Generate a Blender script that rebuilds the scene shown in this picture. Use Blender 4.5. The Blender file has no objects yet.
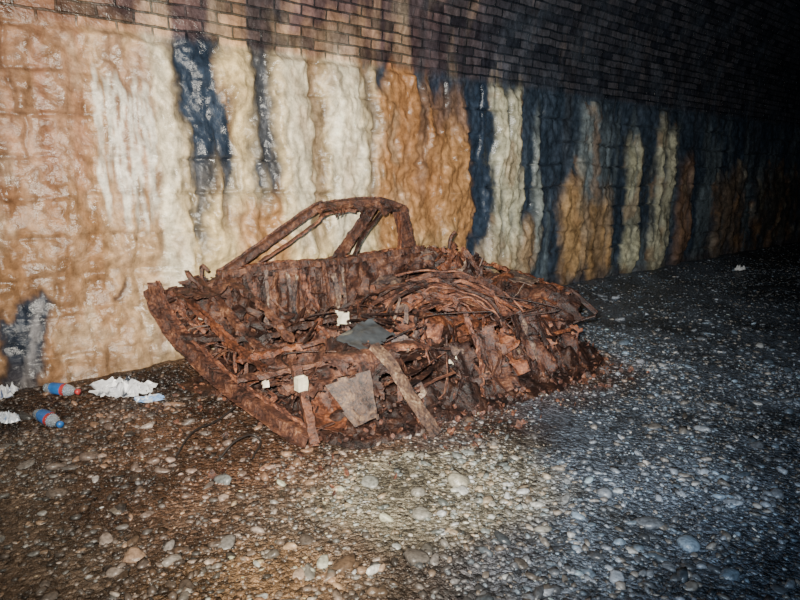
import bpy, math, random, bmesh
import numpy as np
from mathutils import Vector
random.seed(7)
CAM_H=1.5
U=np.array([.7716,.6361]); Nn=np.array([.6361,-.7716]); W0=np.array([0.,5.97])
def smooth(a,b,x):
    t=np.clip((x-a)/(b-a+1e-9),0,1); return t*t*(3-2*t)
_tab=np.random.default_rng(5).random(4096)*2-1
_perm=np.random.default_rng(6).permutation(4096)
def vnoise(x,y,z=None,seed=0):
    x=np.asarray(x,float); y=np.asarray(y,float)
    z=np.zeros_like(x)+seed*17.37 if z is None else np.asarray(z,float)+seed*17.37
    xi=np.floor(x).astype(np.int64); yi=np.floor(y).astype(np.int64); zi=np.floor(z).astype(np.int64)
    fx=x-xi; fy=y-yi; fz=z-zi
    fx=fx*fx*(3-2*fx); fy=fy*fy*(3-2*fy); fz=fz*fz*(3-2*fz)
    def h(a,b,c): return _tab[_perm[(_perm[(_perm[a&4095]+b)&4095]+c)&4095]]
    def L(a,b,t): return a+(b-a)*t
    return L(L(L(h(xi,yi,zi),h(xi+1,yi,zi),fx),L(h(xi,yi+1,zi),h(xi+1,yi+1,zi),fx),fy),
             L(L(h(xi,yi,zi+1),h(xi+1,yi,zi+1),fx),L(h(xi,yi+1,zi+1),h(xi+1,yi+1,zi+1),fx),fy),fz)
def fbm(x,y,z=None,seed=0,o=4):
    r=0;a=1;f=1;t=0
    for i in range(o):
        r=r+a*vnoise(np.asarray(x)*f,np.asarray(y)*f,None if z is None else np.asarray(z)*f,seed+i*3); t+=a; a*=.5; f*=2.03
    return r/t
def mesh_np(name,co,faces,mat,col=None,uv=None,smoothsh=True,parent=None):
    me=bpy.data.meshes.new(name)
    faces=np.asarray(faces,dtype=np.int32); k=faces.shape[1]
    me.vertices.add(len(co)); me.vertices.foreach_set('co',np.asarray(co,dtype=np.float32).ravel())
    me.loops.add(faces.size); me.loops.foreach_set('vertex_index',faces.ravel())
    me.polygons.add(len(faces))
    me.polygons.foreach_set('loop_start',np.arange(0,faces.size,k,dtype=np.int32))
    me.polygons.foreach_set('loop_total',np.full(len(faces),k,dtype=np.int32))
    me.polygons.foreach_set('use_smooth',np.full(len(faces),smoothsh))
    me.update(calc_edges=True)
    if col is not None:
        ca=me.color_attributes.new('Col','FLOAT_COLOR','POINT')
        c4=np.ones((len(co),4),dtype=np.float32); c4[:,:3]=col; ca.data.foreach_set('color',c4.ravel())
    if uv is not None:
        ul=me.uv_layers.new(name='UVMap'); ul.data.foreach_set('uv',np.asarray(uv,dtype=np.float32)[faces.ravel()].ravel())
    me.validate()
    ob=bpy.data.objects.new(name,me); bpy.context.scene.collection.objects.link(ob)
    me.materials.append(mat)
    if parent: ob.parent=parent
    return ob
def grid_faces(nx,ny):
    i=np.arange((nx-1)*(ny-1)); a=(i//(nx-1))*nx+i%(nx-1)
    return np.stack([a,a+1,a+nx+1,a+nx],1)

# ---------- materials
def newmat(name):
    m=bpy.data.materials.new(name); m.use_nodes=True
    nt=m.node_tree; b=nt.nodes['Principled BSDF']; return m,nt,b
def N(nt,t,**k):
    n=nt.nodes.new(t)
    for a,v in k.items(): setattr(n,a,v)
    return n
def noise(nt,vec,scale,detail=4,rough=.5,dist=0):
    n=N(nt,'ShaderNodeTexNoise'); n.inputs['Scale'].default_value=scale; n.inputs['Detail'].default_value=detail; n.inputs['Roughness'].default_value=rough; n.inputs['Distortion'].default_value=dist
    if vec is not None: nt.links.new(vec,n.inputs['Vector'])
    return n
def mrange(nt,src,a,b,c,d):
    n=N(nt,'ShaderNodeMapRange'); nt.links.new(src,n.inputs[0])
    for i,v in enumerate((a,b,c,d)): n.inputs[i+1].default_value=v
    return n
def bump(nt,h,st,dist,prev=None,inv=False):
    n=N(nt,'ShaderNodeBump',invert=inv); n.inputs['Strength'].default_value=st; n.inputs['Distance'].default_value=dist; nt.links.new(h,n.inputs['Height'])
    if prev is not None: nt.links.new(prev.outputs[0],n.inputs['Normal'])
    return n
def wall_mat():
    m,nt,b=newmat('wet_stained_masonry'); L=nt.links.new
    at=N(nt,'ShaderNodeAttribute',attribute_name='Col')
    uv=N(nt,'ShaderNodeUVMap')
    sep=N(nt,'ShaderNodeSeparateXYZ'); L(uv.outputs[0],sep.inputs[0])
    br=N(nt,'ShaderNodeTexBrick'); br.inputs['Scale'].default_value=1
    br.inputs['Brick Width'].default_value=.24; br.inputs['Row Height'].default_value=.085
    br.inputs['Mortar Size'].default_value=.009; br.inputs['Mortar Smooth'].default_value=.3
    br.inputs['Color1'].default_value=(.40,.38,.42,1); br.inputs['Color2'].default_value=(1.7,1.35,1.2,1); br.inputs['Mortar'].default_value=(.30,.32,.34,1)
    nd=noise(nt,uv.outputs[0],5,3)
    mixv=N(nt,'ShaderNodeVectorMath',operation='MULTIPLY_ADD'); L(nd.outputs['Color'],mixv.inputs[0]); mixv.inputs[1].default_value=(.045,.035,0); L(uv.outputs[0],mixv.inputs[2])
    L(mixv.outputs[0],br.inputs['Vector'])
    mk=mrange(nt,sep.outputs[1],2.46,2.5,0,1)
    nb=noise(nt,uv.outputs[0],1.8,4)
    nbr=mrange(nt,nb.outputs[0],.34,.5,.35,1)
    mm=N(nt,'ShaderNodeMath',operation='MULTIPLY'); L(mk.outputs[0],mm.inputs[0]); L(nbr.outputs[0],mm.inputs[1])
    mx=N(nt,'ShaderNodeMix',data_type='RGBA',blend_type='MULTIPLY'); L(mm.outputs[0],mx.inputs['Factor']); L(at.outputs[0],mx.inputs['A']); L(br.outputs['Color'],mx.inputs['B'])
    n1=noise(nt,uv.outputs[0],14,9,.72)
    r1=mrange(nt,n1.outputs[0],.3,.7,.5,1.4)
    mp=N(nt,'ShaderNodeMapping'); mp.inputs['Scale'].default_value=(9,3.2,1); L(uv.outputs[0],mp.inputs[0])
    n2=noise(nt,mp.outputs[0],1,7,.6,1.0)
    r2=mrange(nt,n2.outputs[0],.3,.7,.6,1.3)
    mu=N(nt,'ShaderNodeMath',operation='MULTIPLY'); L(r1.outputs[0],mu.inputs[0]); L(r2.outputs[0],mu.inputs[1])
    vm=N(nt,'ShaderNodeVectorMath',operation='SCALE'); L(mx.outputs['Result'],vm.inputs[0]); L(mu.outputs[0],vm.inputs['Scale'])
    L(vm.outputs[0],b.inputs['Base Color'])
    n3=noise(nt,uv.outputs[0],38,5,.6); n4=noise(nt,uv.outputs[0],11,3,.5,.6)
    bs=N(nt,'ShaderNodeMath',operation='MULTIPLY'); L(br.outputs['Fac'],bs.inputs[0]); L(mm.outputs[0],bs.inputs[1])
    b0=bump(nt,n4.outputs[0],.6,.02); b1=bump(nt,n3.outputs[0],.6,.010,b0); b2=bump(nt,bs.outputs[0],.9,.016,b1,True)
    L(b2.outputs[0],b.inputs['Normal'])
    rr=mrange(nt,n2.outputs[0],.35,.65,.2,.5)
    L(rr.outputs[0],b.inputs['Roughness'])
    return m
MW=wall_mat()
def ground_mat():
    m,nt,b=newmat('gravel_soil'); L=nt.links.new
    at=N(nt,'ShaderNodeAttribute',attribute_name='Col'); g=N(nt,'ShaderNodeNewGeometry')
    vo=N(nt,'ShaderNodeTexVoronoi'); vo.inputs['Scale'].default_value=44; L(g.outputs['Position'],vo.inputs['Vector'])
    vo2=N(nt,'ShaderNodeTexVoronoi'); vo2.inputs['Scale'].default_value=110; L(g.outputs['Position'],vo2.inputs['Vector'])
    n1=noise(nt,g.outputs['Position'],30,8,.7)
    sc=N(nt,'ShaderNodeSeparateColor'); L(vo.outputs['Color'],sc.inputs[0])
    r1=mrange(nt,sc.outputs[0],0,1,.35,1.8); r2=mrange(nt,n1.outputs[0],.3,.7,.4,1.5)
    mu=N(nt,'ShaderNodeMath',operation='MULTIPLY'); L(r1.outputs[0],mu.inputs[0]); L(r2.outputs[0],mu.inputs[1])
    vm=N(nt,'ShaderNodeVectorMath',operation='SCALE'); L(at.outputs[0],vm.inputs[0]); L(mu.outputs[0],vm.inputs['Scale']); L(vm.outputs[0],b.inputs['Base Color'])
    b1=bump(nt,vo.outputs['Distance'],.9,.02,None,True); b2=bump(nt,vo2.outputs['Distance'],.8,.008,b1,True); b3=bump(nt,n1.outputs[0],.7,.01,b2)
    L(b3.outputs[0],b.inputs['Normal']); b.inputs['Roughness'].default_value=.36
    return m
MG=ground_mat()
def tint_mat(name,scale,lo,hi,bs,bd,rough):
    m,nt,b=newmat(name); L=nt.links.new
    at=N(nt,'ShaderNodeAttribute',attribute_name='Col'); g=N(nt,'ShaderNodeNewGeometry')
    n1=noise(nt,g.outputs['Position'],scale,6)
    r2=mrange(nt,n1.outputs[0],.3,.7,lo,hi)
    vm=N(nt,'ShaderNodeVectorMath',operation='SCALE'); L(at.outputs[0],vm.inputs[0]); L(r2.outputs[0],vm.inputs['Scale']); L(vm.outputs[0],b.inputs['Base Color'])
    b3=bump(nt,n1.outputs[0],bs,bd); L(b3.outputs[0],b.inputs['Normal']); b.inputs['Roughness'].default_value=rough
    return m
MP=tint_mat('pebble_stone',60,.5,1.35,.5,.008,.38)
def rust_mat():
    m,nt,b=newmat('flaking_rust'); L=nt.links.new
    at=N(nt,'ShaderNodeAttribute',attribute_name='Col'); g=N(nt,'ShaderNodeNewGeometry')
    n1=noise(nt,g.outputs['Position'],8,8,.65,.5); n2=noise(nt,g.outputs['Position'],55,6,.7)
    mx=N(nt,'ShaderNodeMath',operation='MULTIPLY_ADD'); L(n2.outputs[0],mx.inputs[0]); mx.inputs[1].default_value=.55
    h=N(nt,'ShaderNodeMath',operation='MULTIPLY'); L(n1.outputs[0],h.inputs[0]); h.inputs[1].default_value=.65; L(h.outputs[0],mx.inputs[2])
    cr=N(nt,'ShaderNodeValToRGB'); e=cr.color_ramp; L(mx.outputs[0],cr.inputs[0])
    pts=[(.47,(.012,.008,.007)),(.56,(.048,.021,.016)),(.63,(.090,.036,.022)),(.70,(.17,.072,.038)),(.79,(.32,.18,.11))]
    e.elements[0].position=pts[0][0]; e.elements[0].color=(*pts[0][1],1); e.elements[1].position=pts[-1][0]; e.elements[1].color=(*pts[-1][1],1)
    for p,c in pts[1:-1]:
        q=e.elements.new(p); q.color=(*c,1)
    vm=N(nt,'ShaderNodeVectorMath',operation='MULTIPLY'); L(cr.outputs[0],vm.inputs[0]); L(at.outputs[0],vm.inputs[1]); L(vm.outputs[0],b.inputs['Base Color'])
    b1=bump(nt,n2.outputs[0],.8,.01); b2=bump(nt,n1.outputs[0],.5,.03,b1); L(b2.outputs[0],b.inputs['Normal'])
    rr=mrange(nt,n2.outputs[0],.35,.65,.32,.7); L(rr.outputs[0],b.inputs['Roughness'])
    return m
MR=rust_mat()
def plain(name,c,rough=.5,trans=0,scale=30,bs=.2):
    m,nt,b=newmat(name); L=nt.links.new
    g=N(nt,'ShaderNodeNewGeometry'); n1=noise(nt,g.outputs['Position'],scale,5)
    r=mrange(nt,n1.outputs[0],.3,.7,.75,1.15)
    vm=N(nt,'ShaderNodeVectorMath',operation='SCALE'); vm.inputs[0].default_value=c; L(r.outputs[0],vm.inputs['Scale']); L(vm.outputs[0],b.inputs['Base Color'])
    b3=bump(nt,n1.outputs[0],bs,.005); L(b3.outputs[0],b.inputs['Normal'])
    b.inputs['Roughness'].default_value=rough; b.inputs['Transmission Weight'].default_value=trans
    return m

# ---------- wall (left side of the tunnel + arch): s along the wall, t up the profile
R=4.2; SPR=2.45
def profile(t):
    t=np.asarray(t,float); a=np.clip((t-SPR)/R,0,None)
    q=np.where(t<SPR,0,R-R*np.cos(a)); z=np.where(t<SPR,t,SPR+R*np.sin(a))
    return q,z,np.cos(a),-np.sin(a)
ss=[-6.5]
while ss[-1]<38:
    s=ss[-1]; d=.015
    if s<-3.6: d=.05
    elif s>1: d=.015+(s-1)*.006
    ss.append(s+d)
ss=np.array(ss); tt=np.concatenate([np.arange(-.15,2.6,.015),np.arange(2.6,4.6,.025),np.arange(4.6,SPR+R*math.pi/2,.15)])
S,T=np.meshgrid(ss,tt); S=S.ravel(); T=T.ravel()
def wall_color(S,T):
    n_lo=fbm(S*1.1,T*.7,seed=1,o=3); n_m=fbm(S*3.2,T*1.7,seed=14,o=3); n_f=fbm(S*8,T*4,seed=4,o=4); n_ff=fbm(S*22,T*14,seed=9,o=3)
    s=S+.10*n_lo+.12*n_m+.09*n_f+.03*n_ff; t=T+.28*n_m+.22*fbm(S*9,T*2,seed=17,o=3)+.08*n_ff
    flow=np.zeros_like(S)
    C=np.stack([.034+.018*n_f,.050+.020*n_f,.074+.026*n_f],1)
    k=smooth(.0,.40,fbm(S*4.2,T*.6,seed=21,o=4))*.6*(1-smooth(2.1,2.6,t))
    C=C*(1-k[:,None])+np.array([.17,.21,.23])*k[:,None]
    def lay(s0,s1,t0,t1,c,es=.06,et=.12,op=1.,fl=.0,stre=0,seed=0):
        nonlocal C,flow
        es=es*1.15
        m=smooth(s0-es,s0+es,s)*(1-smooth(s1-es,s1+es,s))*smooth(t0-et,t0+et,t)*(1-smooth(t1-et,t1+et,t))*op
        if stre: m=m*np.clip(1-stre*smooth(-.1,.35,fbm(S*9,T*1.0,seed=50+seed,o=4)),0,1)
        C=C*(1-m[:,None])+np.array(c)*m[:,None]; flow=flow*(1-m)+fl*m
    tan=(.42,.215,.09); tan2=(.33,.15,.06); cream=(.70,.53,.28); pale=(.80,.71,.52); dark=(.024,.038,.064); pink=(.29,.135,.08)
    lay(-9,-2.55,-1,4.5,(.33,.175,.085),es=.15,op=1,fl=.55)
    lay(-9,-2.72,1.3,2.6,pink,es=.2,et=.3,op=.8,fl=.35)
    lay(-9,-2.85,2.45,5,(.25,.14,.08),es=.1,op=.8)
    lay(-3.5,-2.9,.4,1.2,(.24,.13,.07),es=.15,et=.2,op=.7,fl=.6,stre=.4,seed=20)
    lay(-9,-2.6,-1,2.4,(.42,.29,.18),es=.1,op=.30,fl=.6,stre=1,seed=21)
    lay(-2.70,-2.05,-1,2.6,(.48,.32,.17),es=.1,fl=.9)
    lay(-2.66,-2.30,.2,2.5,(.36,.22,.14),es=.08,fl=.8,stre=.6,seed=1)
    lay(-2.32,-2.07,.3,2.75,pale,es=.05,fl=1,stre=.45,seed=2)
    lay(-2.12,-1.20,-1,2.75,cream,es=.06,fl=1)
    lay(-2.10,-1.72,1.45,2.95,dark,es=.05,et=.25)
    lay(-2.06,-1.97,.85,1.7,dark,es=.03,et=.2,op=.85)
    lay(-1.90,-1.80,1.10,1.7,dark,es=.03,et=.2,op=.8)
    lay(-1.53,-1.32,1.15,2.95,dark,es=.04,et=.25,op=.95,stre=.25,seed=22)
    lay(-1.80,-1.22,.55,1.30,tan,es=.08,et=.12,fl=1,op=.95)
    lay(-1.34,-.30,-1,2.75,cream,es=.05,fl=1,stre=.45,seed=3)
    lay(-1.28,-1.04,.8,2.6,pale,es=.06,fl=1,stre=.4,seed=4,op=.95)
    lay(-.85,-.50,.7,2.6,pale,es=.08,fl=1,stre=.4,seed=5,op=.95)
    lay(-1.04,-.90,.9,2.7,(.20,.13,.085),es=.04,et=.3,op=.8)
    lay(-.45,-.34,1.2,2.8,(.13,.11,.10),es=.04,et=.3,op=.8)
    lay(-.35,.97,.55,2.42,tan,es=.06,et=.12,fl=1)
    lay(-.25,.55,1.3,2.45,tan2,es=.1,et=.2,op=.75,fl=1)
    lay(-.1,.7,-1,.9,(.50,.34,.17),es=.1,et=.2,fl=.8,op=.8)
    lay(.97,1.30,-1,2.85,dark,es=.05,et=.2,op=.92,stre=.2,seed=23)
    lay(.45,.95,2.05,2.95,dark,es=.08,et=.15,op=.85,stre=.3,seed=24)
    lay(1.30,1.78,.4,2.55,(.62,.58,.40),es=.06,et=.15,fl=1,stre=.8,seed=6)
    lay(1.15,2.0,.15,.75,(.42,.28,.15),es=.1,et=.15,fl=1,op=.8,stre=.3,seed=25)
    lay(2.02,2.16,.4,2.1,(.32,.35,.32),es=.05,et=.2,fl=.8,op=.8)
    lay(2.66,3.80,.15,1.30,(.40,.25,.12),es=.08,et=.2,fl=1,stre=.4,seed=7)
    lay(2.9,3.5,1.3,2.4,(.24,.28,.29),es=.1,et=.2,fl=.6,op=.8,stre=.6)
    lay(4.12,4.50,.1,2.0,(.52,.50,.34),es=.06,et=.2,fl=1,stre=.6,seed=8)
    lay(4.85,5.45,.1,2.2,(.48,.46,.33),es=.07,et=.2,fl=1,stre=.8,seed=9)
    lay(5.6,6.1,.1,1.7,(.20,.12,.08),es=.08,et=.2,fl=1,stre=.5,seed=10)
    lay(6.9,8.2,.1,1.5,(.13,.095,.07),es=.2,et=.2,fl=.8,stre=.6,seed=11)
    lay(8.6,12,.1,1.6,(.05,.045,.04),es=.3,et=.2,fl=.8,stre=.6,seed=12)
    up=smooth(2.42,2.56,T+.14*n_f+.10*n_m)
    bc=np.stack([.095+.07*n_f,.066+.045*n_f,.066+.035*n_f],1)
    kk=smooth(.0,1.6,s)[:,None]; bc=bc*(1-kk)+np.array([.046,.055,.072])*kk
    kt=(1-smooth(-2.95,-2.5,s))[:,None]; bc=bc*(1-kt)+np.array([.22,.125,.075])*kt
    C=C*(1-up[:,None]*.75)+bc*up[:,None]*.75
    dr=smooth(.05,.35,fbm(S*4.5,T*.8,seed=31,o=4))*up*(1-smooth(1,4,S))*(1-.6*smooth(2.7,3.3,T))
    C=C*(1-dr[:,None]*.55)+np.array([.46,.37,.25])*dr[:,None]*.55
    sr=smooth(.12,.38,fbm(S*7,T*.28,seed=33,o=4))*smooth(1.0,2.3,T+.5*n_m)*(.25+.75*smooth(-2.6,-2.2,S))*(1-smooth(3.3,4.5,T))
    C=C*(1-sr[:,None]*.6)+np.array([.05,.055,.065])*sr[:,None]*.6
    flow=flow*(1-up)
    lay(-3.42,-3.18,.05,.58,(.02,.028,.045),es=.03,et=.06)
    lay(-3.28,-3.23,.05,.5,(.28,.27,.28),es=.015,et=.1,op=.6)
    lay(-2.76,-2.66,.5,.62,(.05,.03,.03),es=.03,et=.04,op=.8)
    dd=np.zeros_like(S)
    rr=np.random.default_rng(3)
    for i in range(14):
        c=rr.uniform(-2.70,-2.34); a=rr.uniform(1.0,1.5); bb=rr.uniform(1.9,2.35)
        dd=np.maximum(dd,(1-smooth(.006,.020,abs(S-c-.05*fbm(T*4+i*7,T*0,seed=i))))*smooth(a,a+.2,T)*(1-smooth(bb-.1,bb,T)))
    C=C*(1-dd[:,None]*.85)+np.array([.80,.76,.66])*dd[:,None]*.85
    mo=smooth(.08,.45,fbm(S*4.5,T*3,seed=121,o=5))*(flow>.1)*.5
    C=C*(1-mo[:,None])+np.array([.26,.14,.065])*mo[:,None]
    mo=smooth(.1,.45,fbm(S*5,T*2.6,seed=131,o=5))*(flow>.1)*.22
    C=C*(1-mo[:,None])+np.array([.72,.63,.46])*mo[:,None]
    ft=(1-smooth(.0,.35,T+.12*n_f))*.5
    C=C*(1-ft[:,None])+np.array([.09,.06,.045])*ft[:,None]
    v=1+.3*n_f+.3*n_ff
    return np.clip(C*v[:,None],.004,.9),flow
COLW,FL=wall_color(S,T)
Tw=T+.06*fbm(S*2.2,T*2.2,seed=201); Sw=S+.08*fbm(S*2.4,T*2.4,seed=202)
row=np.floor(Tw/.272); off=(row%2)*.21+.17*np.sin(row*2.3)
w=.46+.08*np.sin(row*4.1)
bx=((Sw+off)/w+.12*vnoise(row*3.1,S*0,seed=2)); fx=abs((bx-np.floor(bx))-.5)*2; fy=abs(Tw/.272-row-.5)*2
gap=np.maximum(smooth(.90,.99,fx),smooth(.86,.98,fy))
gap=gap*(.15+.85*smooth(-.2,.25,fbm(S*2.1,T*2.1,seed=205)))
blk=vnoise(np.floor(bx)*3.7,row*5.3,seed=8)
lowm=1-smooth(2.42,2.47,T)
lump=1-abs(fbm(S*3.6,T*2.7,seed=44,o=5))*2
rel=(-.042*gap*(1-.72*FL)+.022*blk*(1-.7*FL)+.06*fbm(S*3.1,T*2.6,seed=40,o=5)*(.6+FL)+.055*FL*lump+.02*FL)*lowm
rel+=(1-lowm)*(.012*fbm(S*6,T*8,seed=60))
rel+=.022*fbm(S*15,T*13,seed=70)*lowm
gm=(gap*lowm*(1-.62*FL))[:,None]; COLW=COLW*(1-.5*gm)
q,z,nq,nz=profile(T)
qq=q+rel*nq; zz=z+rel*nz
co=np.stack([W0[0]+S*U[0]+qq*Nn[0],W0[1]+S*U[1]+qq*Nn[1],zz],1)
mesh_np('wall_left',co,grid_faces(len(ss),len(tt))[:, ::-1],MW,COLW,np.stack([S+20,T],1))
s2=np.arange(-6.5,38,.25); t2=np.arange(-.15,SPR+R*math.pi/2+.2,.15)
S2,T2=np.meshgrid(s2,t2); S2=S2.ravel();T2=T2.ravel()
q2,z2,_,_=profile(np.minimum(T2,SPR+R*math.pi/2+.05)); q2=2*R-q2+.03*fbm(S2*2,T2*2)
co=np.stack([W0[0]+S2*U[0]+q2*Nn[0],W0[1]+S2*U[1]+q2*Nn[1],z2],1)
mesh_np('wall_right',co,grid_faces(len(s2),len(t2)),MW,np.tile([.05,.05,.055],(len(S2),1)),np.stack([S2+20,T2],1))

# ---------- floor
def gheight(X,Y):
    dx=X-W0[0]; dy=Y-W0[1]; q=dx*Nn[0]+dy*Nn[1]
    return .03*fbm(X*.9,Y*.9,seed=80,o=3)+.012*fbm(X*5,Y*5,seed=81,o=3)+.10*(1-smooth(0,.5,q))
def gcolor(X,Y):
    dx=X-W0[0]; dy=Y-W0[1]; q=dx*Nn[0]+dy*Nn[1]; s=dx*U[0]+dy*U[1]
    n=fbm(X*1.5,Y*1.5,seed=90,o=5); n2=fbm(X*5,Y*5,seed=95,o=4)
    brown=np.array([.070,.050,.036]); blue=np.array([.060,.074,.096]); rust=np.array([.085,.040,.022]); pale=np.array([.30,.27,.20]); sand=np.array([.19,.11,.055])
    k=smooth(-.05,.9,X+.5*n)[:,None]; C=brown*(1-k)+blue*k
    u=s+2.565; v=q-.44
    d=np.maximum(np.maximum(-u-.4,u-3.0),np.maximum(-v-.2,v-1.6))
    kr=((1-smooth(-.1,.6,d+.6*n+.2*n2))*.85)[:,None]; C=C*(1-kr)+rust*kr
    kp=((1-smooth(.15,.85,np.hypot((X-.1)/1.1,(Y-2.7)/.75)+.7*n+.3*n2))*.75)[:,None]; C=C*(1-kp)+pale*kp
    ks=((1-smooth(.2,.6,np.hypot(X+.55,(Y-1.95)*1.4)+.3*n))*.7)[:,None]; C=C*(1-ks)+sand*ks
    C=C*np.clip(1+1.2*n+.8*n2,.25,2.2)[:,None]
    fade=smooth(5.0,9,s)[:,None]*.6; C=C*(1-fade)  # light falloff painted in: floor colour darkens down the tunnel
    return np.clip(C,.008,.8)
sg=[-6.5]
while sg[-1]<38: sg.append(sg[-1]+(.03 if sg[-1]<2 else .03+(sg[-1]-2)*.03))
sg=np.array(sg); qg=np.arange(-.2,8.6,.03)
SG,QG=np.meshgrid(sg,qg); SG=SG.ravel();QG=QG.ravel()
X=W0[0]+SG*U[0]+QG*Nn[0]; Y=W0[1]+SG*U[1]+QG*Nn[1]
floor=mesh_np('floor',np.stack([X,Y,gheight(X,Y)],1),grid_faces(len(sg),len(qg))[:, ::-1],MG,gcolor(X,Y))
def ico(sub):
    bm=bmesh.new(); bmesh.ops.create_icosphere(bm,subdivisions=sub,radius=1)
    v=np.array([x.co[:] for x in bm.verts]); f=np.array([[a.index for a in p.verts] for p in bm.faces]); bm.free(); return v,f
PB=[[],[],[],0]
def pebbles(px,py,r,sub,seed,boost=1.,col=None):
    rg=np.random.default_rng(seed); n=len(px); V,F=ico(sub); m=len(V)
    sc=np.stack([r*rg.uniform(.8,1.4,n),r*rg.uniform(.5,1.,n),r*rg.uniform(.25,.6,n)],1)
    a=rg.uniform(0,6.28,n); tilt=rg.normal(0,.25,n)
    ph=rg.uniform(0,6.28,(n,3))
    lob=1+.14*np.sin(2*V[None,:,0]+3*V[None,:,1]+ph[:,0:1])+.12*np.sin(3.5*V[None,:,1]-2*V[None,:,2]+ph[:,1:2])
    P=np.sign(V)[None]*(abs(V)[None]**.85)*sc[:,None,:]*lob[:,:,None]
    P=P*(1+.12*rg.normal(0,1,(n,m,1)).clip(-1.5,1.5)*(.35 if sub==2 else 1.))
    zt=P[...,2]*np.cos(tilt)[:,None]+P[...,0]*np.sin(tilt)[:,None]; xt=P[...,0]*np.cos(tilt)[:,None]-P[...,2]*np.sin(tilt)[:,None]
    x=xt*np.cos(a)[:,None]-P[...,1]*np.sin(a)[:,None]; y=xt*np.sin(a)[:,None]+P[...,1]*np.cos(a)[:,None]
    zz=gheight(px,py)+sc[:,2]*.2
    co=np.stack([x+px[:,None],y+py[:,None],zt+zz[:,None]],2).reshape(-1,3)
    fa=(F[None]+(np.arange(n)*m)[:,None,None]).reshape(-1,3)
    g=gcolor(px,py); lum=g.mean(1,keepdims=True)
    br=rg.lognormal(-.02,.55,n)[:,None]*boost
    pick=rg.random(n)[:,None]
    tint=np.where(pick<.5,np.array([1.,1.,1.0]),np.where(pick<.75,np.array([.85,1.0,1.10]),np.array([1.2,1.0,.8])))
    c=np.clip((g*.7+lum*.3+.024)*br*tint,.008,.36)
    if col is not None: c=np.asarray(col,float)
    PB[0].append(co); PB[1].append(fa+PB[3]); PB[2].append(np.repeat(c,m,0)); PB[3]+=len(co)
rg=np.random.default_rng(77)
def scatter(n,s0,s1,q0,q1,gap=1):
    s=rg.uniform(s0,s1,n); q=rg.uniform(q0,q1,n)
    X=W0[0]+s*U[0]+q*Nn[0]; Y=W0[1]+s*U[1]+q*Nn[1]
    keep=(abs(X)<.75*(Y+.4)+.4)&(Y>1.2)&(rg.random(n)<.6+gap*1.1*fbm(X*2,Y*2,seed=101))
    return X[keep],Y[keep]
x,y=scatter(60000,-4.6,1.5,.08,5.4); pebbles(x,y,np.clip(rg.lognormal(math.log(.0095),.5,len(x)),.004,.032),1,1)
x,y=scatter(26000,1.5,14,.1,7.5); pebbles(x,y,np.clip(rg.lognormal(math.log(.014),.4,len(x)),.007,.04),1,2,.8)
x,y=scatter(2200,-4.4,3,.3,5); pebbles(x,y,np.clip(rg.lognormal(math.log(.021),.35,len(x)),.014,.05),2,3,1.35)
st=np.array([(-.10,2.06,.032),(.30,2.78,.060),(.10,2.45,.042),(-.72,2.25,.038),(-.9,2.8,.045),(-2.0,2.95,.04),(-.35,2.05,.035),(.62,2.35,.03),(.05,3.05,.045),(-.15,2.75,.045),(.95,2.2,.022),(-1.3,2.5,.035)])
pebbles(st[:,0],st[:,1],st[:,2],2,9,col=[(.6,.6,.56)]+[(.24,.22,.17),(.22,.21,.18),(.15,.14,.13),(.14,.15,.15),(.16,.15,.14),(.15,.14,.12),(.18,.17,.15),(.22,.21,.17),(.18,.18,.16),(.35,.35,.34),(.15,.13,.11)])
mesh_np('gravel_pebbles',np.concatenate(PB[0]),np.concatenate(PB[1]),MP,np.concatenate(PB[2]),parent=floor)

# ================= WRECKED CAR (local frame: u along the body to the tail, v across it, z up)
ORG=(-1.7,4.0)
car=bpy.data.objects.new('wrecked_car',None); bpy.context.scene.collection.objects.link(car)
car.location=(ORG[0],ORG[1],0); car.rotation_euler=(0,0,math.atan2(U[1],U[0]))
CR=np.random.default_rng(2024)
class Acc:
    def __init__(s): s.v=[];s.f=[];s.c=[];s.n=0
    def add(s,co,fa,c=(1,1,1)):
        co=np.asarray(co,float).reshape(-1,3); fa=np.asarray(fa)
        s.v.append(co*np.array([1,-1,1])); s.f.append(fa+s.n); s.c.append(np.broadcast_to(np.asarray(c,float),(len(co),3)) if np.ndim(c)==1 else c); s.n+=len(co)
    def done(s,name,solid=0,mat=None,sm=False):
        ob=mesh_np(name,np.concatenate(s.v),np.concatenate(s.f),mat or MR,np.concatenate(s.c),smoothsh=sm,parent=car)
        if solid:
            md=ob.modifiers.new('thickness','SOLIDIFY'); md.thickness=solid; md.offset=0
        return ob
def catmull(P,n):
    P=np.asarray(P,float); 
    if len(P)<3: 
        t=np.linspace(0,1,n)[:,None]; return P[0]*(1-t)+P[-1]*t
    Q=np.vstack([2*P[0]-P[1],P,2*P[-1]-P[-2]])
    t=np.linspace(0,len(P)-1-1e-6,n); i=t.astype(int); f=(t-i)[:,None]
    a,b,c,d=Q[i],Q[i+1],Q[i+2],Q[i+3]
    return .5*((2*b)+(-a+c)*f+(2*a-5*b+4*c-d)*f**2+(-a+3*b-3*c+d)*f**3)
def frames(C,up):
    T_=np.gradient(C,axis=0); T_/=np.linalg.norm(T_,axis=1,keepdims=True)+1e-9
    up=np.asarray(up,float); B=np.cross(T_,up); B/=np.linalg.norm(B,axis=1,keepdims=True)+1e-9
    return T_,B,np.cross(B,T_)
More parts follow.
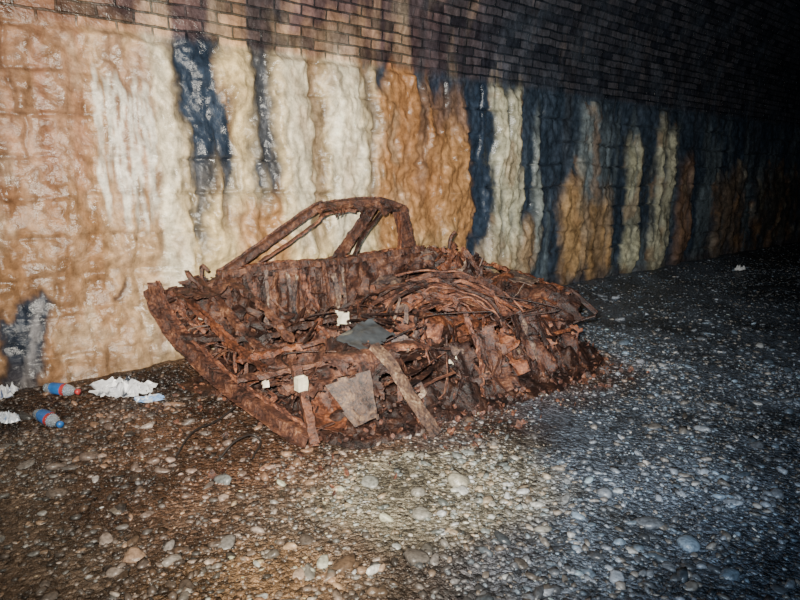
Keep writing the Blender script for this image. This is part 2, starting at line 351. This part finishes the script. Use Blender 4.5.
def beam(A,P,wd,th,up=(0,0,1),c=(1,1,1),n=None,amp=.006,sect='box',poly=False):
    P=np.asarray(P,float); Ln=np.linalg.norm(np.diff(P,axis=0),axis=1).sum(); n=n or max(4,int(Ln/.02))
    C=catmull(P,n)
    _,B,Np=frames(C,up)
    if sect=='box': sh=[(-.5,-.5),(0,-.55),(.5,-.5),(.5,.5),(0,.42),(-.5,.5)]
    elif sect=='hat': sh=[(-.8,-.5),(-.45,-.5),(-.35,.5),(.35,.5),(.45,-.5),(.8,-.5),(.8,-.4),(.5,-.4),(.4,.38),(-.4,.38),(-.5,-.4),(-.8,-.4)]
    elif sect=='C': sh=[(-.5,-.5),(.5,-.5),(.5,-.35),(-.38,-.35),(-.38,.35),(.5,.35),(.5,.5),(-.5,.5)]
    else: sh=[(math.cos(a)*.5,math.sin(a)*.5) for a in np.linspace(0,2*math.pi,8)[:-1]]
    m=len(sh); sh=np.array(sh)
    co=C[:,None]+B[:,None]*sh[None,:,0:1]*wd+Np[:,None]*sh[None,:,1:2]*th
    co=co.reshape(-1,3); k=28
    co=co+amp*np.stack([fbm(co[:,0]*k,co[:,1]*k,co[:,2]*k,seed=s,o=2) for s in (301,302,303)],1)
    i=np.repeat(np.arange(n-1),m); j=np.tile(np.arange(m),n-1)
    f=np.stack([i*m+j,i*m+(j+1)%m,(i+1)*m+(j+1)%m,(i+1)*m+j],1)
    A.add(co,f,c)
def sheet(A,p00,p10,p11,p01,amp=.03,bulge=0,hole=.0,rag=.5,c=(1,1,1),res=.016,fold=0,foldn=6,seed=0,freq=3,crk=.8):
    p00,p10,p11,p01=map(lambda p:np.asarray(p,float),(p00,p10,p11,p01))
    lx=max(np.linalg.norm(p10-p00),np.linalg.norm(p11-p01)); ly=max(np.linalg.norm(p01-p00),np.linalg.norm(p11-p10))
    nx=max(4,int(lx/res)); ny=max(4,int(ly/res))
    a,b=np.meshgrid(np.linspace(0,1,nx),np.linspace(0,1,ny)); a=a.ravel()[:,None]; b=b.ravel()[:,None]
    co=p00*(1-a)*(1-b)+p10*a*(1-b)+p11*a*b+p01*(1-a)*b
    nn=np.cross(p10-p00,p01-p00); nn/=np.linalg.norm(nn)+1e-9
    x=a[:,0]*lx; y=b[:,0]*ly
    d=amp*fbm(x*freq,y*freq,seed=seed+400,o=4)*2+bulge*(4*a*(1-a)*(1-(2*b-1)**2*.5))[:,0]
    cr=amp*crk*(1-abs(fbm(x*freq*2.5,y*freq*2.5,seed=seed+450,o=2))*3)
    if fold: d=d+fold*np.sin(x/lx*foldn*6.28+2*fbm(x*3,y*3,seed=seed+7))*(.4+.6*(1-b[:,0]))
    co=co+nn*(d+cr)[:,None]
    sh=amp*.7*np.stack([fbm(x*5,y*5,seed=seed+k,o=3) for k in (411,422,433)],1); co=co+sh
    f=grid_faces(nx,ny)
    fcx=x[f].mean(1); fcy=y[f].mean(1)
    hn=fbm(fcx*9,fcy*9,seed=seed+500,o=3); ed=np.minimum(np.minimum(fcx,lx-fcx),np.minimum(fcy,ly-fcy))
    keep=(hn<(1.-hole*1.15))&((ed/(.05*rag+1e-6)+fbm(fcx*16,fcy*16,seed=seed+520,o=3)*2.2)>.55 if rag>0 else True)
    if keep.any(): A.add(co,f[keep],c)
def tube(A,P,r,c=(1,1,1),n=None): beam(A,P,2*r,2*r,up=(.13,.2,.97),c=c,n=n,amp=.002,sect='o')
G=(1.7,2.7,3.4)
K=(.38,.36,.38); HI=(1.8,1.7,1.6); OR=(1.5,1.2,.9)
def tintpick(): return [(1,1,1),K,OR,HI,G][CR.choice(5,p=[.40,.28,.15,.10,.07])]

# --- side window frame (still standing beside the wall)
A=Acc()
beam(A,[(.50,0,.79),(.62,0,.845),(.95,0,1.03),(1.30,0,1.225),(1.42,0,1.265)],.052,.05,up=(0,1,0),sect='hat')
beam(A,[(1.34,0,1.245),(1.6,0,1.275),(1.95,0,1.285),(2.12,0,1.25),(2.28,0,1.20)],.05,.055,up=(0,1,0),sect='hat')
beam(A,[(.80,.03,.86),(1.05,.03,.985),(1.30,.03,1.125),(1.42,.03,1.20),(1.75,.03,1.225)],.018,.03,up=(0,1,0),amp=.008,c=HI)
beam(A,[(1.50,.02,.80),(1.62,.02,.93),(1.78,.02,1.10),(1.90,.02,1.245)],.066,.05,up=(0,1,0),sect='hat',amp=.01)
beam(A,[(1.66,.05,.84),(1.74,.05,.98),(1.88,.05,1.12),(1.98,.05,1.20),(2.16,.05,1.20)],.022,.03,up=(0,1,0),c=K)
beam(A,[(2.22,.0,1.21),(2.27,.0,1.05),(2.33,0,.85),(2.34,0,.6)],.105,.06,up=(0,1,0),sect='hat',amp=.012)
beam(A,[(2.16,.04,1.2),(2.17,.04,1.0),(2.16,.04,.84)],.022,.03,up=(0,1,0),c=OR)
for v_ in (0,.09):
    beam(A,[(.48,v_,.80),(.9,v_,.83),(1.4,v_,.815),(1.9,v_,.83),(2.4,v_,.85)],.035,.05,amp=.014,c=[OR,(1,1,1)][v_>0])
for i in range(18):
    u0=CR.uniform(1.3,2.2); beam(A,[(u0,.02,1.26),(u0+.02,.06,1.25-CR.uniform(0,.04)),(u0+.05*CR.normal(),.10,1.22-CR.uniform(0,.06))],CR.uniform(.02,.06),.006,up=(1,0,0),amp=.01)
sheet(A,(1.3,.0,1.25),(2.25,.0,1.22),(2.2,.14,1.24),(1.4,.12,1.26),amp=.02,rag=1,hole=.4)
A.done('side_window_frame')

# --- door and body side
A=Acc()
sheet(A,(.45,-.02,.16),(2.4,-.02,.16),(2.4,0,.86),(.5,0,.82),amp=.02,bulge=-.05,hole=.35,rag=.6,seed=1,c=(.7,.65,.65))
sheet(A,(.55,.10,.30),(1.55,.10,.25),(1.55,.08,.82),(.55,.08,.82),amp=.02,hole=.62,rag=1.2,seed=2,fold=.016,foldn=11)
sheet(A,(1.5,.12,.25),(2.35,.12,.25),(2.35,.08,.86),(1.5,.08,.83),amp=.04,hole=.6,rag=1.2,seed=3)
for i in range(22):
    u0=CR.uniform(.5,1.6); z1=CR.uniform(.7,.83); z0=CR.uniform(.25,.5)
    beam(A,[(u0,.11,z1),(u0+CR.normal()*.03,.13+CR.normal()*.02,(z0+z1)/2),(u0+CR.normal()*.06,.14+CR.normal()*.03,z0)],CR.uniform(.012,.05),.012,up=(0,1,0),amp=.014,c=tintpick())
sheet(A,(.04,.0,.46),(.6,-.02,.2),(.58,0,.82),(.06,.0,.76),amp=.03,hole=.5,rag=1,seed=5,c=(.8,.75,.75))
sheet(A,(.10,.05,.72),(.5,.0,.80),(.55,.28,.74),(.2,.25,.62),amp=.03,hole=.6,rag=1.2,seed=6)
sheet(A,(.5,.05,.25),(.55,.6,.2),(.6,.55,.5),(.55,.05,.82),amp=.05,hole=.5,rag=1.2,seed=7,c=K)
A.done('door_and_wing_panels',.005)
A=Acc()
beam(A,[(.28,.02,.80),(.22,.12,.86),(.25,.16,.80),(.30,.15,.74)],.03,.02)
beam(A,[(.36,.02,.78),(.36,.03,.88),(.40,.05,.84)],.025,.02)
beam(A,[(.12,.08,.73),(.24,.25,.60),(.34,.5,.42),(.42,.8,.30)],.05,.03,amp=.015,c=OR)
beam(A,[(.3,.03,.80),(.40,.25,.62),(.46,.45,.45),(.5,.7,.35)],.06,.03,amp=.02)
beam(A,[(.16,.1,.70),(.18,.16,.55),(.28,.25,.45)],.04,.02,amp=.015,c=HI)
beam(A,[(.5,.05,.8),(.55,.5,.66),(.62,.8,.45)],.045,.03,amp=.02)
for k in range(7):
    u0=.14+.04*k; v0=.1+.06*k
    beam(A,[(u0,v0,.62-.03*k),(u0+.05,v0+.04,.48-.03*k),(u0+.02,v0+.1,.36-.03*k)],.02,.012,amp=.02,c=tintpick())
A.done('inner_wing_braces')

# --- fallen front beam
A=Acc()
FB=[(.035,.0,.755),(.06,.07,.61),(.11,.20,.45),(.19,.42,.30),(.25,.75,.19),(.31,1.1,.12),(.37,1.46,.06)]
beam(A,FB,.10,.06,sect='hat',amp=.012,n=90)
FB2=[(a+.02,b+.01,c+.045) for a,b,c in FB]
beam(A,FB2,.022,.018,amp=.012,n=90,c=HI)  # lighter tint paints the edge highlight along the beam
FB3=[(a+.09,b+.02,c-.01) for a,b,c in FB[1:]]
beam(A,FB3,.03,.03,amp=.02,n=90,c=K)
beam(A,[(.03,-.01,.79),(.03,.02,.70),(.05,.03,.60)],.07,.02,amp=.012)
for i in range(26):
    t=CR.uniform(.15,1); P=catmull(FB,60)[int(t*59)]
    L_=CR.uniform(.05,.14); beam(A,[P+(.04,0,.02),P+(.07+CR.normal()*.03,.02+CR.normal()*.03,L_*.5),P+(.12+CR.normal()*.05,CR.normal()*.04,L_*.7)],CR.uniform(.008,.03),.006,amp=.012,n=8,c=tintpick())
A.done('front_bumper_beam')

# --- debris envelope
us=np.array([-.15,0,.4,.9,1.5,2.1,2.7,3.0,3.2]); vs=np.array([-.05,.0,.4,.8,1.2,1.45,1.65,1.85])
HT=np.array([[.0,.0,.0,.0,0,0,0,0],
 [.3,.30,.05,.0,0,0,0,0],[.35,.40,.26,.16,.13,.05,0,0],[.4,.45,.40,.40,.42,.24,.02,0],[.4,.45,.50,.50,.46,.30,.04,0],
 [.5,.60,.58,.53,.48,.40,.08,0],[.6,.68,.64,.58,.54,.46,.08,0],[.5,.55,.55,.50,.46,.34,.0,0],[0,.0,.0,.0,0,0,0,0]])
FBa=np.array(FB)
def H(u,v):
    u=np.clip(u,us[0],us[-1]-1e-6); v=np.clip(v,vs[0],vs[-1]-1e-6)
    i=np.searchsorted(us,u,side='right')-1; j=np.searchsorted(vs,v,side='right')-1
    a=(u-us[i])/(us[i+1]-us[i]); b=(v-vs[j])/(vs[j+1]-vs[j])
    h=HT[i,j]*(1-a)*(1-b)+HT[i+1,j]*a*(1-b)+HT[i,j+1]*(1-a)*b+HT[i+1,j+1]*a*b
    bu=np.interp(v,FBa[:,1],FBa[:,0])
    return h*smooth(bu+.04,bu+.36,u)
A=Acc()
a,b=np.meshgrid(np.arange(-.1,3.22,.014),np.arange(-.04,1.9,.014)); nx=a.shape[1]; ny=a.shape[0]; a=a.ravel(); b=b.ravel()
h0=H(a,b); rid=1-abs(fbm(a*5,b*5,seed=601,o=4))*2.4
hz=h0*.36+(.13*fbm(a*4,b*4,seed=600,o=4)+.08*rid*fbm(a*9,b*9,seed=605,o=3)*2+.03*fbm(a*28,b*28,seed=606,o=2))*smooth(.0,.3,h0)-.06*(1-smooth(0,.06,h0))
A.add(np.stack([a+.03*fbm(a*12,b*12,seed=610),b+.03*fbm(a*12,b*12,seed=611),hz],1),grid_faces(nx,ny),(.28,.26,.26))  # dark tint paints shade into the gaps between sheets and strips
A.done('collapsed_floor_and_rust_heap',sm=True)

# --- crumpled panels lying in the body
A=Acc()
def panel(w_,h_,lo,hi,i,flat):
    u0=CR.uniform(.3,2.85); v0=CR.uniform(.12,1.40)
    if math.hypot(u0-1.8,(v0-1.05)*1.2)<.42: lo*=.7; hi*=.75
    z0=H(u0,v0)*CR.uniform(lo,hi)
    if H(u0,v0)<.16: return
    ang=CR.normal()*.5+(0 if CR.random()<.5 else math.pi/2)
    d1=np.array([math.cos(ang),math.sin(ang),CR.normal()*.25]); tl=CR.normal()*flat+(.4 if CR.random()<.6 else 1.2)
    d2=np.array([-math.sin(ang)*math.cos(tl),math.cos(ang)*math.cos(tl),-math.sin(tl)])
    if z0+abs(d1[2])*w_/2+abs(d2[2])*h_/2>.80: z0-=.12
    p=np.array([u0,v0,z0])
    sheet(A,p-d1*w_/2-d2*h_/2,p+d1*w_/2-d2*h_/2,p+d1*w_/2+d2*h_/2,p-d1*w_/2+d2*h_/2,amp=.02,bulge=CR.normal()*.07,hole=CR.uniform(0,.5),rag=.7,c=tintpick(),seed=700+i,freq=4,res=.012,crk=.4)
for i in range(42): panel(CR.uniform(.3,.7),CR.uniform(.14,.34),.75,1.0,i,.4)
for i in range(46): panel(CR.uniform(.1,.3),CR.uniform(.06,.18),.75,1.08,i+60,.8)
A.done('crumpled_panels',.003)

# --- thin scrap strips and rods
A=Acc()
for i in range(380):
    u0=CR.uniform(.2,2.9); v0=CR.uniform(.08,1.48); hh=H(u0,v0)
    if hh<.12: continue
    if abs(u0-1.85)<.4 and abs(v0-1.05)<.35 and CR.random()<.7: continue
    z0=hh*CR.uniform(.6,1.05); L_=CR.uniform(.08,.5)
    d=CR.normal(size=3)*(1,1,.8); d/=np.linalg.norm(d); bnd=CR.normal(size=3)*L_*.2
    p=np.array([u0,v0,z0]); P=[p-d*L_/2,p+bnd,p+d*L_/2+bnd*.3]
    P=[np.array([x_[0],max(x_[1],.03),min(max(x_[2],.02),.82)]) for x_ in P]
    beam(A,P,CR.uniform(.006,.04),CR.uniform(.003,.01),up=CR.normal(size=3),c=tintpick(),amp=.010,n=10)
A.done('scrap_strips')
# --- bowed hoops (wheel-arch lips and cable looms)
A=Acc()
for i in range(30):
    r=.13+.0145*i*CR.uniform(.85,1.15); cx=1.80+.06*CR.normal(); cy=1.05+.05*CR.normal(); cz=.40+.04*CR.normal()
    ax=np.array([-.3,.6,.65])+.15*CR.normal(size=3); ax/=np.linalg.norm(ax)
    e1=np.cross(ax,(0,0,1)); e1/=np.linalg.norm(e1); e2=np.cross(ax,e1)
    if e2[2]<0: e2=-e2
    a0=CR.uniform(-.2,.9); a1=a0+CR.uniform(1.4,2.8); th=np.linspace(a0,a1,9)
    P=[np.array([cx,cy,cz])+e1*math.cos(t_)*r*1.2+e2*math.sin(t_)*r*.9+CR.normal(size=3)*.010 for t_ in th]
    P=[np.array([x_[0],x_[1],max(x_[2],.03)]) for x_ in P]
    if i%4==0: tube(A,P,.008,c=HI)
    else: beam(A,P,CR.uniform(.015,.045),.006,up=ax,amp=.008,c=[(1,1,1),OR,HI,K,(1,1,1)][i%5])
for i in range(18):
    u0=CR.uniform(.8,2.4); v0=CR.uniform(.4,1.3); z0=H(u0,v0)+.02
    P=[(u0,v0,z0),(u0+CR.normal()*.15,v0+CR.normal()*.15,z0+CR.uniform(.02,.12)),(u0+CR.normal()*.25,v0+CR.normal()*.2,z0+.03),(u0+CR.normal()*.3,v0+CR.normal()*.25,z0-.05)]
    tube(A,P,CR.uniform(.004,.009),c=K)
A.done('bowed_hoops_and_cables')

# --- rear body
A=Acc()
sheet(A,(2.3,.0,.2),(3.0,.0,.2),(2.95,.02,.76),(2.3,.0,.90),amp=.04,hole=.45,rag=1,seed=31,c=(.7,.65,.65))
sheet(A,(2.32,.10,.45),(2.62,.16,.42),(2.66,.12,.86),(2.36,.06,.89),amp=.03,hole=.2,rag=.8,c=G,seed=32,crk=.4)
sheet(A,(2.5,.35,.4),(2.9,.3,.4),(2.85,.25,.78),(2.6,.3,.84),amp=.04,hole=.4,rag=1,c=HI,seed=33)
sheet(A,(2.96,.0,.2),(2.94,1.4,.1),(2.88,1.38,.56),(2.96,.05,.72),amp=.04,hole=.45,rag=1,seed=34,fold=.03,foldn=4,crk=.4)
sheet(A,(2.40,.7,.54),(2.86,.6,.58),(2.88,1.3,.58),(2.5,1.40,.52),amp=.05,hole=.5,rag=1,seed=35,bulge=.05,crk=.4)
for k,(ua,ub,zt,zb,vb,tc) in enumerate([(1.50,1.68,.40,.03,1.60,K),(1.72,1.92,.46,.05,1.66,(1,1,1)),(1.95,2.10,.42,.12,1.58,OR),(2.14,2.40,.52,.03,1.62,(.9,.85,.85)),(2.38,2.50,.50,.2,1.52,HI),(2.52,2.76,.56,.04,1.56,(.8,.75,.75)),(2.74,2.90,.54,.1,1.48,OR)]):
    sheet(A,(ua,vb,zb),(ub,vb+.02,zb+.02),(ub+.04,1.36,zt),(ua+.03,1.34,zt-.02),amp=.04,hole=.35,rag=.7,seed=36+k*3,bulge=.06,c=tc,crk=.4)
sheet(A,(2.60,.9,.64),(2.90,.7,.68),(2.88,1.05,.64),(2.64,1.15,.62),amp=.012,rag=.3,seed=38,c=G)
sheet(A,(2.1,.1,.5),(2.45,.3,.4),(2.5,.3,.80),(2.2,.1,.78),amp=.05,hole=.4,rag=1,seed=39)
A.done('rear_body_panels',.005,sm=True)
A=Acc()
tube(A,[(2.66,.15,.70),(2.68,.15,.86),(2.69,.15,.93),(2.74,.16,.99)],.018)
beam(A,[(2.40,.2,.86),(2.7,.3,.79),(2.90,.4,.71),(2.92,.9,.64),(2.88,1.35,.57)],.045,.025,amp=.03,c=OR)
for i in range(24):
    u0=CR.uniform(1.45,2.8); v0=1.42+CR.uniform(-.08,.08); z1=CR.uniform(.3,.54)
    beam(A,[(u0,v0-.12,z1),(u0+CR.normal()*.05,v0,z1*.55),(u0+CR.normal()*.08,v0+.10+CR.normal()*.04,.02)],CR.uniform(.012,.05),.008,up=(0,1,0),amp=.02,c=tintpick())
for i in range(26):
    u0=CR.uniform(2.3,2.85); v0=CR.uniform(.05,.6)
    beam(A,[(u0,v0,.5),(u0+CR.normal()*.04,v0+CR.normal()*.04,.66),(u0+CR.normal()*.08,v0+CR.normal()*.06,CR.uniform(.70,.90)-.15*max(0,u0-2.6))],CR.uniform(.015,.07),.006,up=(0,1,0),amp=.025,c=tintpick())
A.done('rear_struts_and_hanging_strips')

# --- front-centre pieces
A=Acc()
beam(A,[(.86,1.38,.50),(.90,1.5,.40),(.95,1.65,.20),(1.0,1.80,.03)],.075,.03,sect='C',amp=.008,c=(1.2,1.7,1.9),up=(.2,1,.5))
beam(A,[(.42,1.2,.42),(.40,1.35,.22),(.36,1.5,.05)],.05,.04,sect='C',amp=.01,c=(1.2,1.1,1))
beam(A,[(.2,.9,.30),(.55,1.1,.36),(.9,1.25,.42)],.05,.03,amp=.02)
beam(A,[(.3,.65,.34),(.6,.8,.40),(.95,.9,.42),(1.3,1.0,.45)],.06,.03,amp=.025,c=OR)
beam(A,[(.1,.25,.45),(.5,.5,.42),(.9,.6,.48),(1.4,.7,.52)],.04,.03,amp=.02,c=K)
A.done('loose_struts')
A=Acc()
sheet(A,(.46,1.42,.36),(.76,1.50,.40),(.74,1.58,.12),(.58,1.58,.10),amp=.014,rag=.4,hole=.1,seed=51,c=(1.1,1.6,1.8))
sheet(A,(.35,.9,.26),(.95,1.1,.44),(1.0,1.35,.40),(.45,1.3,.20),amp=.03,hole=.7,rag=1,seed=52)
sheet(A,(.45,.5,.30),(1.1,.65,.46),(1.0,1.0,.44),(.40,.95,.22),amp=.05,hole=.6,rag=1.1,seed=53)
A.done('loose_plates',.005)
A=Acc()
sheet(A,(.78,1.05,.49),(1.14,.98,.55),(1.14,1.24,.49),(.84,1.30,.45),amp=.012,rag=.2,seed=61,c=(1,1,1))
A.done('black_plastic_cover',.006,mat=plain('black_plastic',(.05,.056,.062),.35))
A=Acc()
sheet(A,(.95,.88,.50),(1.05,.88,.50),(1.03,.90,.60),(.93,.89,.61),amp=.02,rag=.25,res=.008,seed=62)
beam(A,[(.40,1.30,.30),(.40,1.30,.38)],.06,.045,up=(0,1,0),n=6,amp=.004)
beam(A,[(.28,.16,.52),(.30,.17,.58)],.04,.02,up=(0,1,0),n=6,amp=.01)
sheet(A,(.30,1.0,.24),(.36,1.02,.24),(.36,1.0,.30),(.31,1.0,.29),amp=.01,rag=.2,res=.008,seed=63)
sheet(A,(1.5,1.36,.24),(1.58,1.38,.24),(1.58,1.36,.29),(1.50,1.34,.28),amp=.015,rag=.2,res=.008,seed=64)
A.done('pale_trim_fragments',.004,mat=plain('yellowed_plastic',(.62,.56,.42),.5))
# --- rust flakes fallen in and round the body
A=Acc()
n=3600; u0=CR.uniform(-.2,3.1,n); v0=CR.uniform(.0,2.0,n)
hx=H(u0,v0); wx=ORG[0]+u0*U[0]+v0*Nn[0]; wy=ORG[1]+u0*U[1]+v0*Nn[1]; gz_=gheight(wx,wy)
dens=np.where(hx<.02,np.where(u0>1.,.30,.10),1.); kp=CR.random(n)<dens
zf=np.maximum(gz_,hx*.36+.13*fbm(u0*4,v0*4,seed=600,o=4)*smooth(0,.3,hx))+.008
V,F=ico(1)
for i in np.where(kp)[0]:
    r=CR.uniform(.006,.024); M=CR.normal(size=(3,3)); q_,_=np.linalg.qr(M)
    P=(V*(r*CR.uniform(.7,1.5),r,r*.28)*(1+.2*CR.normal(size=(len(V),1))))@q_+(u0[i],v0[i],zf[i])
    k=CR.choice([.5,.9,1.5]); A.add(P,F,(k,k*.96,k*.95))
A.done('rust_flakes')

# ================= litter by the wall
def gz(x,y): return float(gheight(np.array([x]),np.array([y]))[0])
MPET=plain('clear_pet_plastic',(.75,.85,.95),.12,.75); MBL=plain('blue_label',(.03,.14,.42),.35); MRED=plain('red_label',(.45,.05,.05),.4)
def lathe(name,prof,mat,par,seg=20,dent=0):
    pr=np.array(prof); n=len(pr); th=np.linspace(0,2*math.pi,seg,endpoint=False)
    co=np.stack([np.repeat(pr[:,0],seg),(pr[:,1][:,None]*np.cos(th)).ravel(),(pr[:,1][:,None]*np.sin(th)).ravel()],1)
    if dent: co[:,1:]*=(1+dent*fbm(co[:,0]*30,co[:,1]*30,co[:,2]*30,seed=3))[:,None]
    f=[(i*seg+j,i*seg+(j+1)%seg,(i+1)*seg+(j+1)%seg,(i+1)*seg+j) for i in range(n-1) for j in range(seg)]
    return mesh_np(name,co,f,mat,parent=par)
def bottle(x,y,ang,capm,sc):
    e=bpy.data.objects.new('plastic_bottle',None); bpy.context.scene.collection.objects.link(e)
    e.location=(x,y,gz(x,y)+.038*sc); e.rotation_euler=(0,.03,ang); e.scale=(sc,sc,sc)
    lathe('body',[(-.11,.001),(-.11,.026),(-.10,.034),(-.05,.034),(-.045,.031),(-.02,.033),(.04,.034),(.07,.028),(.095,.014),(.115,.013)],MPET,e,dent=.18)
    lathe('label',[(-.065,.0345),(.0,.0355),(.03,.0352)],MBL,e,dent=.15)
    lathe('label_band',[(.012,.0358),(.035,.0356)],MRED,e,dent=.15)
    lathe('cap',[(.10,.0145),(.10,.0165),(.122,.0165),(.124,.001)],capm,e)
bottle(-2.27,3.82,-.25,MRED,1.15); bottle(-2.17,3.48,-.6,MBL,1.2)
def crumple(name,x,y,sx,sy,amp,seed,cols,ang=0,nx=17,ny=12):
    r_=np.random.default_rng(seed)
    a,b=np.meshgrid(np.linspace(-1,1,nx),np.linspace(-1,1,ny)); a=a.ravel();b=b.ravel()
    th=np.arctan2(b,a); fr=1+.5*fbm(np.cos(th)*1.8,np.sin(th)*1.8,seed=seed+5)
    px=a*np.sqrt(1-b*b*.4)*sx*fr+r_.normal(0,.35/nx*sx,len(a))*1.6; py=b*np.sqrt(1-a*a*.4)*sy*fr+r_.normal(0,.35/ny*sy,len(a))*1.6
    rim=np.maximum(abs(a),abs(b))
    z=amp*np.clip(.45+.8*fbm(a*1.6,b*1.6,seed=seed,o=2)+.42*r_.normal(0,1,len(a)),0,2.2)*(1-.75*rim**4)
    X=x+px*math.cos(ang)-py*math.sin(ang); Y=y+px*math.sin(ang)+py*math.cos(ang)
    k=smooth(.10,.2,fbm(a*2.2,b*2.2,seed=seed+20,o=2))[:,None]; C=np.array(cols[0])*(1-k)+np.array(cols[1])*k
    k=smooth(.25,.32,fbm(a*2.8,b*2.8,seed=seed+30,o=2))[:,None]; C=C*(1-k)+np.array(cols[2])*k
    ob=mesh_np(name,np.stack([X,Y,gheight(X,Y)+z+.014],1),grid_faces(nx,ny),MF,C,smoothsh=False)
    md=ob.modifiers.new('film','SOLIDIFY'); md.thickness=.002
    return ob
MF=tint_mat('crumpled_film',25,.8,1.1,.15,.004,.28)
crumple('crumpled_plastic_bag',-1.92,3.98,.22,.12,.045,901,[(.74,.76,.80),(.60,.62,.68),(.04,.05,.07)],.30,24,15)
crumple('crumpled_plastic_bag',-1.70,3.86,.10,.04,.025,911,[(.22,.38,.68),(.6,.65,.72),(.65,.67,.75)],.2)
crumple('crumpled_plastic_bag',-2.60,3.74,.07,.07,.04,921,[(.70,.72,.76),(.3,.35,.5),(.06,.10,.22)],.2)
crumple('crumpled_plastic_bag',-2.44,3.50,.07,.05,.03,925,[(.55,.62,.70),(.6,.62,.68),(.1,.2,.4)],.0)
crumple('paper_scrap',5.5,9.6,.09,.06,.07,941,[(.8,.8,.8),(.7,.7,.7),(.6,.6,.6)],.3)
def wire(P,r):
    cu=bpy.data.curves.new('bent_wire','CURVE'); cu.dimensions='3D'; cu.bevel_depth=r; cu.bevel_resolution=2
    sp=cu.splines.new('BEZIER'); sp.bezier_points.add(len(P)-1)
    for b_,p in zip(sp.bezier_points,P):
        b_.co=(p[0],p[1],gz(p[0],p[1])+p[2]); b_.handle_left_type=b_.handle_right_type='AUTO'
    o=bpy.data.objects.new('bent_wire',cu); bpy.context.scene.collection.objects.link(o); cu.materials.append(MWIRE)
MWIRE=plain('dark_wire',(.02,.016,.015),.5)
wire([(-1.22,3.02,.01),(-1.2,3.25,.05),(-1.12,3.45,.04),(-1.05,3.6,.06)],.006)
wire([(-.98,2.98,.01),(-.9,3.12,.07),(-.82,3.2,.04),(-.80,3.02,.01)],.006)

# ---------- camera, lights, world
cam=bpy.data.cameras.new('camera'); cam.lens=27; cam.sensor_width=36; co=bpy.data.objects.new('camera',cam)
co.location=(0,0,CAM_H); co.rotation_euler=(math.radians(90-11.7),0,0); bpy.context.scene.collection.objects.link(co); bpy.context.scene.camera=co
def spot(name,loc,tgt,e,col,ang,blend,rad=.02):
    l=bpy.data.lights.new(name,'SPOT'); l.energy=e; l.color=col; l.spot_size=math.radians(ang); l.spot_blend=blend; l.shadow_soft_size=rad
    o=bpy.data.objects.new(name,l); o.location=loc; o.rotation_euler=(Vector(tgt)-Vector(loc)).to_track_quat('-Z','Y').to_euler(); bpy.context.scene.collection.objects.link(o)
spot('phone_flash',(-.10,.02,1.64),(-.35,4.8,1.35),2500,(1,.93,.80),96,1.0)
spot('hand_torch',(.35,.0,1.35),(2.2,6.,1.1),560,(.58,.78,1.0),82,1.0)
w=bpy.data.worlds.new('world'); bpy.context.scene.world=w; w.use_nodes=True
w.node_tree.nodes['Background'].inputs[0].default_value=(.1,.15,.3,1); w.node_tree.nodes['Background'].inputs[1].default_value=.02
